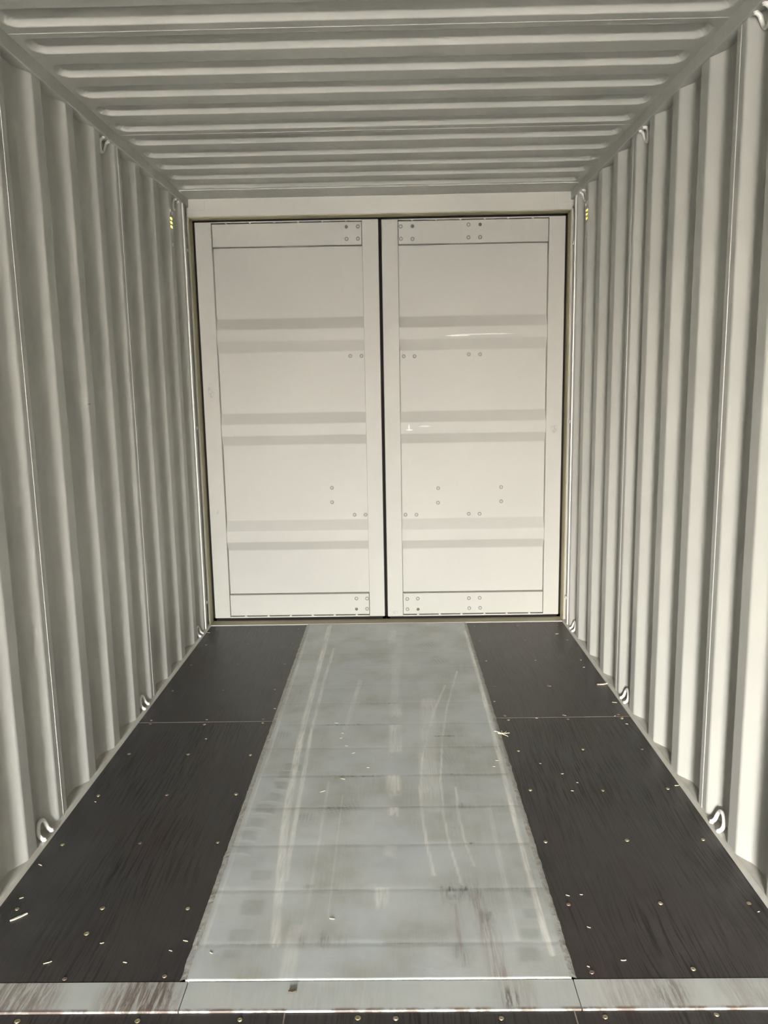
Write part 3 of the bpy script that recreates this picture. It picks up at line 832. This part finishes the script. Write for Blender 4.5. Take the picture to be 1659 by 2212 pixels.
# sealant beads
def bead(name, x0, x1, y0, y1, z0, z1, mat, amp, seed, lean=0):
    """irregular filled joint running along Y between x0 and x1"""
    n = int((y1 - y0) / 0.010); vs, fs = [], []
    for i in range(n + 1):
        y = y0 + (y1 - y0) * i / n
        j = [noise.noise(Vector((seed + q_, y * 21, q_ * 3.3))) * amp + noise.noise(Vector((seed - q_, y * 70, 1.1))) * amp * 0.5 for q_ in range(4)]
        k_ = (x1 - x0)
        vs += [(x0 + j[0], y, z0), (x0 + 0.2 * k_ + j[1], y, z0 + 0.0016 + abs(j[2]) * 0.4), (x0 + 0.75 * k_ + j[2], y, z1 + 0.001 + abs(j[3]) * 0.3), (x1 + j[3], y, z1 + 0.0002)]
    for i in range(n):
        for k in range(3):
            a = i * 4 + k; fs.append((a, a + 1, a + 5, a + 4))
    me = mesh(name, vs, fs)
    bm = bmesh.new(); bm.from_mesh(me)
    bmesh.ops.recalc_face_normals(bm, faces=bm.faces[:])
    if sum(f.normal.z for f in bm.faces) < 0: bmesh.ops.reverse_faces(bm, faces=bm.faces[:])
    bm.to_mesh(me); bm.free()
    return link(name, me, mat, floor, True)
bead('sealant_bead', TL - 0.002, PX0 + 0.004, YS1, -0.012, 0.0004, PZ, 'sealant', 0.003, 2.0)
bead('sealant_bead', TR + 0.002, PX1 - 0.004, YS1, -0.012, 0.0004, PZ, 'sealant', 0.003, 9.0)
bead('edge_bead', FL + 0.003, FL - 0.010, YB, -0.02, 0.0004, 0.0135, 'edge_sealant', 0.002, 4.0)
bead('edge_bead', FR - 0.003, FR + 0.010, YB, -0.02, 0.0004, 0.0135, 'edge_sealant', 0.002, 5.0)

# ------------------------------------------------------------------ lashing rings
def ring_mesh():
    w = 0.030
    half = [(0.010, 1.0, 0.002), (0.000, 1.0, 0.004), (-0.009, 1.02, 0.012), (-0.014, 1.0, 0.026), (-0.017, 0.72, 0.043), (-0.018, 0.35, 0.052)]
    pts = [(x, -w * u, z) for x, u, z in half] + [(-0.018, 0, 0.054)] + [(x, w * u, z) for x, u, z in half[::-1]]
    me = tube('ring_bar', catmull(pts, 4), 0.0074, 12)
    me.polygons.foreach_set('use_smooth', [True] * len(me.polygons)); me.materials.append(MATS['ring_paint'])
    return me
ring_me = ring_mesh()
bm = bmesh.new(); bmesh.ops.create_icosphere(bm, subdivisions=2, radius=1)
for v in bm.verts:
    v.co += v.normal * noise.noise(v.co * 2.3) * 0.25
    v.co = Vector((v.co.x * 0.009, v.co.y * 0.0095, v.co.z * 0.0045))
rw_me = bpy.data.meshes.new('weld_lump'); bm.to_mesh(rw_me); bm.free()
rw_me.polygons.foreach_set('use_smooth', [True] * len(rw_me.polygons)); rw_me.materials.append(MATS['weld_paint'])

RINGS = [(-1, 0, -2.479, 'white lashing ring at the foot of the left wall, nearest the camera'),
         (-1, 0, -1.366, 'white lashing ring at the foot of the left wall, middle of three'),
         (-1, 0, -0.248, 'white lashing ring at the foot of the left wall, beside the doors'),
         (1, 0, -2.465, 'white lashing ring at the foot of the right wall, nearest the camera'),
         (1, 0, -1.357, 'white lashing ring at the foot of the right wall, middle of three'),
         (1, 0, -0.243, 'white lashing ring at the foot of the right wall, beside the doors'),
         (-1, 1, -1.352, 'white lashing ring hanging under the left ceiling rail, the nearer one'),
         (-1, 1, -0.205, 'white lashing ring hanging under the left ceiling rail, above the vent by the doors'),
         (1, 1, -2.448, 'white lashing ring under the right ceiling rail in the top right corner'),
         (1, 1, -1.333, 'white lashing ring hanging under the right ceiling rail, middle of three'),
         (1, 1, -0.222, 'white lashing ring hanging under the right ceiling rail, above the vent by the doors')]
for side, top, y, lab in RINGS:
    z = RAILZ if top else 0.0165
    root = empty('lashing_ring', (side * (1.182 if top else 1.172), y, z))
    tag(root, lab, 'lashing ring', 'lashing rings along the walls')
    sc = (-1 if side > 0 else 1, 1, -1 if top else 1)
    o = link('ring_bar', ring_me, None, root); o.scale = sc
    for s in (-1, 1):
        o = link('weld_lump', rw_me, None, root)
        o.location = (0.004 * (-side), s * 0.029, 0.0005 * (-1 if top else 1))
        o.rotation_euler = (0, 0, random.uniform(-.4, .4))

# ------------------------------------------------------------------ wall vents with three slots
def vent(side, lab):
    y0, y1 = vent_span; z0, z1 = VENT_Z
    root = empty('air_vent', (side * WI, 0.5 * (y0 + y1), 0.5 * (z0 + z1)))
    tag(root, lab, 'air vent', 'vents high on the side walls')
    inv = Matrix.Translation((-side * WI, -0.5 * (y0 + y1), -0.5 * (z0 + z1)))
    def add(o): o.parent = root; o.matrix_parent_inverse = inv; return o
    ys = [y0, y0 + 0.003, y1 - 0.006, y1]
    zs = [z0]
    for c in (2.4655, 2.4875, 2.5095): zs += [c - 0.0066, c + 0.0066]
    zs.append(z1)
    vs = [(side * WI, y, z) for y in ys for z in zs]; n = len(zs); fs = []
    for i in range(3):
        for k in range(n - 1):
            if i == 1 and k in (1, 3, 5): continue
            f = (i * n + k, (i + 1) * n + k, (i + 1) * n + k + 1, i * n + k + 1)
            fs.append(f if side > 0 else f[::-1])
    o = add(link('slotted_plate', mesh('slotted_plate', vs, fs), 'grey_paint'))
    sd = o.modifiers.new('thickness', 'SOLIDIFY'); sd.thickness = 0.002; sd.offset = -1
    a, b = sorted((side * (WI + 0.0021), side * (WI + 0.0036)))
    add(box('vent_hood', a, b, y0 - 0.004, y1 + 0.004, z0 - 0.002, z1 + 0.002, 'vent_film'))
    for y, z in ((y0 + 0.010, 2.549), (y1 - 0.004, 2.545), (0.5 * (y0 + y1), 2.367)):
        o = add(link('rivet', rw_me, None)); o.location = (side * (WI - 0.001), y, z)
        o.rotation_euler = (random.uniform(-.5, .5), math.radians(90), 0); o.scale = (1.15, 0.95, 1.2)
vent(-1, 'three-slot air vent glowing yellow high on the left wall by the doors')
vent(1, 'three-slot air vent glowing yellow high on the right wall by the doors')

# ------------------------------------------------------------------ litter: splinters and chips of fresh wood
def sliver(name, L, w, th, bend, seed, mat='fresh_wood'):
    r = random.Random(seed); n = 6; vs, fs = [], []
    for i in range(n + 1):
        u = i / n; x = (u - 0.5) * L
        ww = w * (0.35 + 0.65 * math.sin(math.pi * min(max(u, .08), .92))) * r.uniform(0.8, 1.2)
        yy = bend * (u - 0.5) ** 2 * 4 * L + r.uniform(-.1, .1) * w
        zz = abs(u - 0.5) * abs(bend) * L * 0.5
        vs += [(x, yy - ww / 2, zz), (x, yy + ww / 2, zz), (x, yy + ww / 2, zz + th), (x, yy - ww / 2, zz + th)]
    for i in range(n):
        for k in range(4):
            a, b = i * 4 + k, i * 4 + (k + 1) % 4
            fs.append((a, a + 4, b + 4, b))
    fs += [(0, 1, 2, 3), tuple(4 * n + k for k in (3, 2, 1, 0))]
    me = mesh(name, vs, fs); me.materials.append(MATS[mat])
    return me

def lay(name, me, x, y, z, rot, label, cat, group=None):
    o = link(name, me, None); o.location = (x, y, z); o.rotation_euler = (0, 0, rot)
    tag(o, label, cat, group)
    return o

lay('wood_splinter', sliver('wood_splinter', 0.050, 0.007, 0.003, 0.02, 1), -1.078, -2.888, 0.0003, 0.75, 'pale wood splinter lying by a screw at the left floor edge', 'splinter')
lay('wood_splinter', sliver('wood_splinter', 0.062, 0.010, 0.004, 0.06, 2), 1.139, -1.108, 0.0003, 0.25, 'long pale wood splinter on the right floor edge beyond the board joint', 'splinter')
for i, (a, l) in enumerate(((0.5, 0.045), (-0.5, 0.05), (1.2, 0.03), (0.05, 0.04))):
    pass
o = empty('splinter_tuft', (0.530, -1.689, 0.004))
tag(o, 'tuft of pale splinters at the right edge of the steel plate', 'splinter')
for i, (a, l, b) in enumerate(((0.5, 0.045, .2), (-0.6, 0.05, -.15), (1.3, 0.03, .1), (0.02, 0.052, .1), (2.4, 0.04, .2))):
    s = link('splinter', sliver('splinter', l, 0.0035, 0.002, b, 20 + i), None, o)
    s.location = (0.012 * math.cos(a), 0.012 * math.sin(a), 0.0012 * i); s.rotation_euler = (0.1 * (i % 3 - 1), 0.08 * (i % 2), a)

CHIPS = [(-1.096, -2.228), (-1.13, -2.627), (-1.113, -2.797), (-0.909, -3.076), (-0.786, -3.001), (-0.548, -2.994), (-0.58, -3.033), (-0.694, -3.077), (-0.797, -1.696), (-1.146, -0.152), (-0.219, -1.553), (-0.184, -1.662), (-0.188, -1.711), (-0.124, -1.857), (-0.058, -1.989), (-0.156, -2.079), (-0.229, -2.175), (-0.158, -1.789), (-0.136, -2.911), (-0.463, -3.048), (0.548, -1.313), (0.459, -1.989), (0.478, -1.937), (0.654, -1.96), (0.726, -2.049), (0.77, -2.12), (0.736, -2.182), (0.581, -2.807), (0.623, -2.804), (0.61, -2.951), (0.571, -3.105), (1.133, -1.343), (1.12, -1.589), (1.15, -2.15), (0.672, -3.083), (1.126, -2.889), (1.098, -0.858), (1.072, -0.268), (0.861, -1.125), (-0.535, -1.37), (0.86, -1.49), (1.09, -1.50), (0.72, -1.515), (1.12, -1.515)]
LEN = {1: 16, 3: 22, 5: 15, 9: 26, 10: 18, 15: 18, 16: 22, 13: 14, 31: 24, 33: 20, 34: 15, 37: 22, 18: 16}
variants = [sliver('wood_chip', 0.010, 0.0024, 0.0013, 0.035 * (i - 2), 40 + i) for i in range(5)]
def chip_zone(i):
    x, y = CHIPS[i]
    if PX0 < x < PX1:
        if x > 0.3: return 'along the right edge of the plate'
        return 'on the grey steel floor plate' if y < -1.75 else 'on the steel plate by the board joints'
    if x < 0: return 'on the dark boards at the left'
    if y > -1.2: return 'on the far right dark board'
    if y > -1.6: return 'around the joint of the right boards'
    return 'on the middle of the near right board' if y > -2.5 else 'low on the near right board'
ORD = ['nearest', 'second nearest', 'third nearest', 'fourth nearest', 'fifth nearest', 'sixth nearest', 'seventh nearest', 'eighth nearest', 'ninth nearest', 'tenth nearest']
zones = {}
SPECIAL = {9: 'pale wood chip in the far left floor corner beside a lashing ring',
           16: 'largest pale wood chip on the steel plate, beside a boot print',
           31: 'thin pale wood chip beside the middle lashing ring on the right'}
for i in range(len(CHIPS)):
    if i not in SPECIAL: zones.setdefault(chip_zone(i), []).append(i)
for zl in zones.values(): zl.sort(key=lambda i: CHIPS[i][1])
for i, (x, y) in enumerate(CHIPS):
    on_plate = PX0 < x < PX1
    z = PZ + 0.0006 if on_plate else 0.0004
    if i in SPECIAL:
        lab = SPECIAL[i]
    else:
        zn = chip_zone(i)
        lab = 'tiny pale wood chip %s, %s the camera' % (zn, ORD[zones[zn].index(i)])
    o = lay('wood_chip', variants[i % 5], x, y, z, random.uniform(-0.6, 0.6), lab, 'wood chip', 'wood chips scattered on the floor')
    s = LEN.get(i, 8 + (i * 37 % 5)) / 10.0
    o.scale = (s, 0.8 + 0.3 * s, 1.0)
lay('dirt_clod', sliver('dirt_clod', 0.020, 0.010, 0.006, 0.0, 77, 'clod'), -0.218, -3.19, 0.0014, 0.1, 'small dark clod of dirt on the steel cross strip', 'dirt')

# ------------------------------------------------------------------ outside, beyond the open end
g = link('ground', mesh('ground', [(-40, -60, -1.1), (40, -60, -1.1), (40, 30, -1.1), (-40, 30, -1.1)], [(0, 1, 2, 3)]), 'concrete', kind='structure')
tag(g, 'concrete yard outside the open end', 'ground', kind='structure')

# unseen shut leaf added at the open end so the left wall gets less daylight
d3 = box('door_blocker', 0.012, 1.20, YB - 0.06, YB - 0.01, -0.03, 2.70, 'door_paint', None, 0.004, 2)
tag(d3, 'added unseen door leaf blocking daylight behind the camera', 'door', kind='structure')
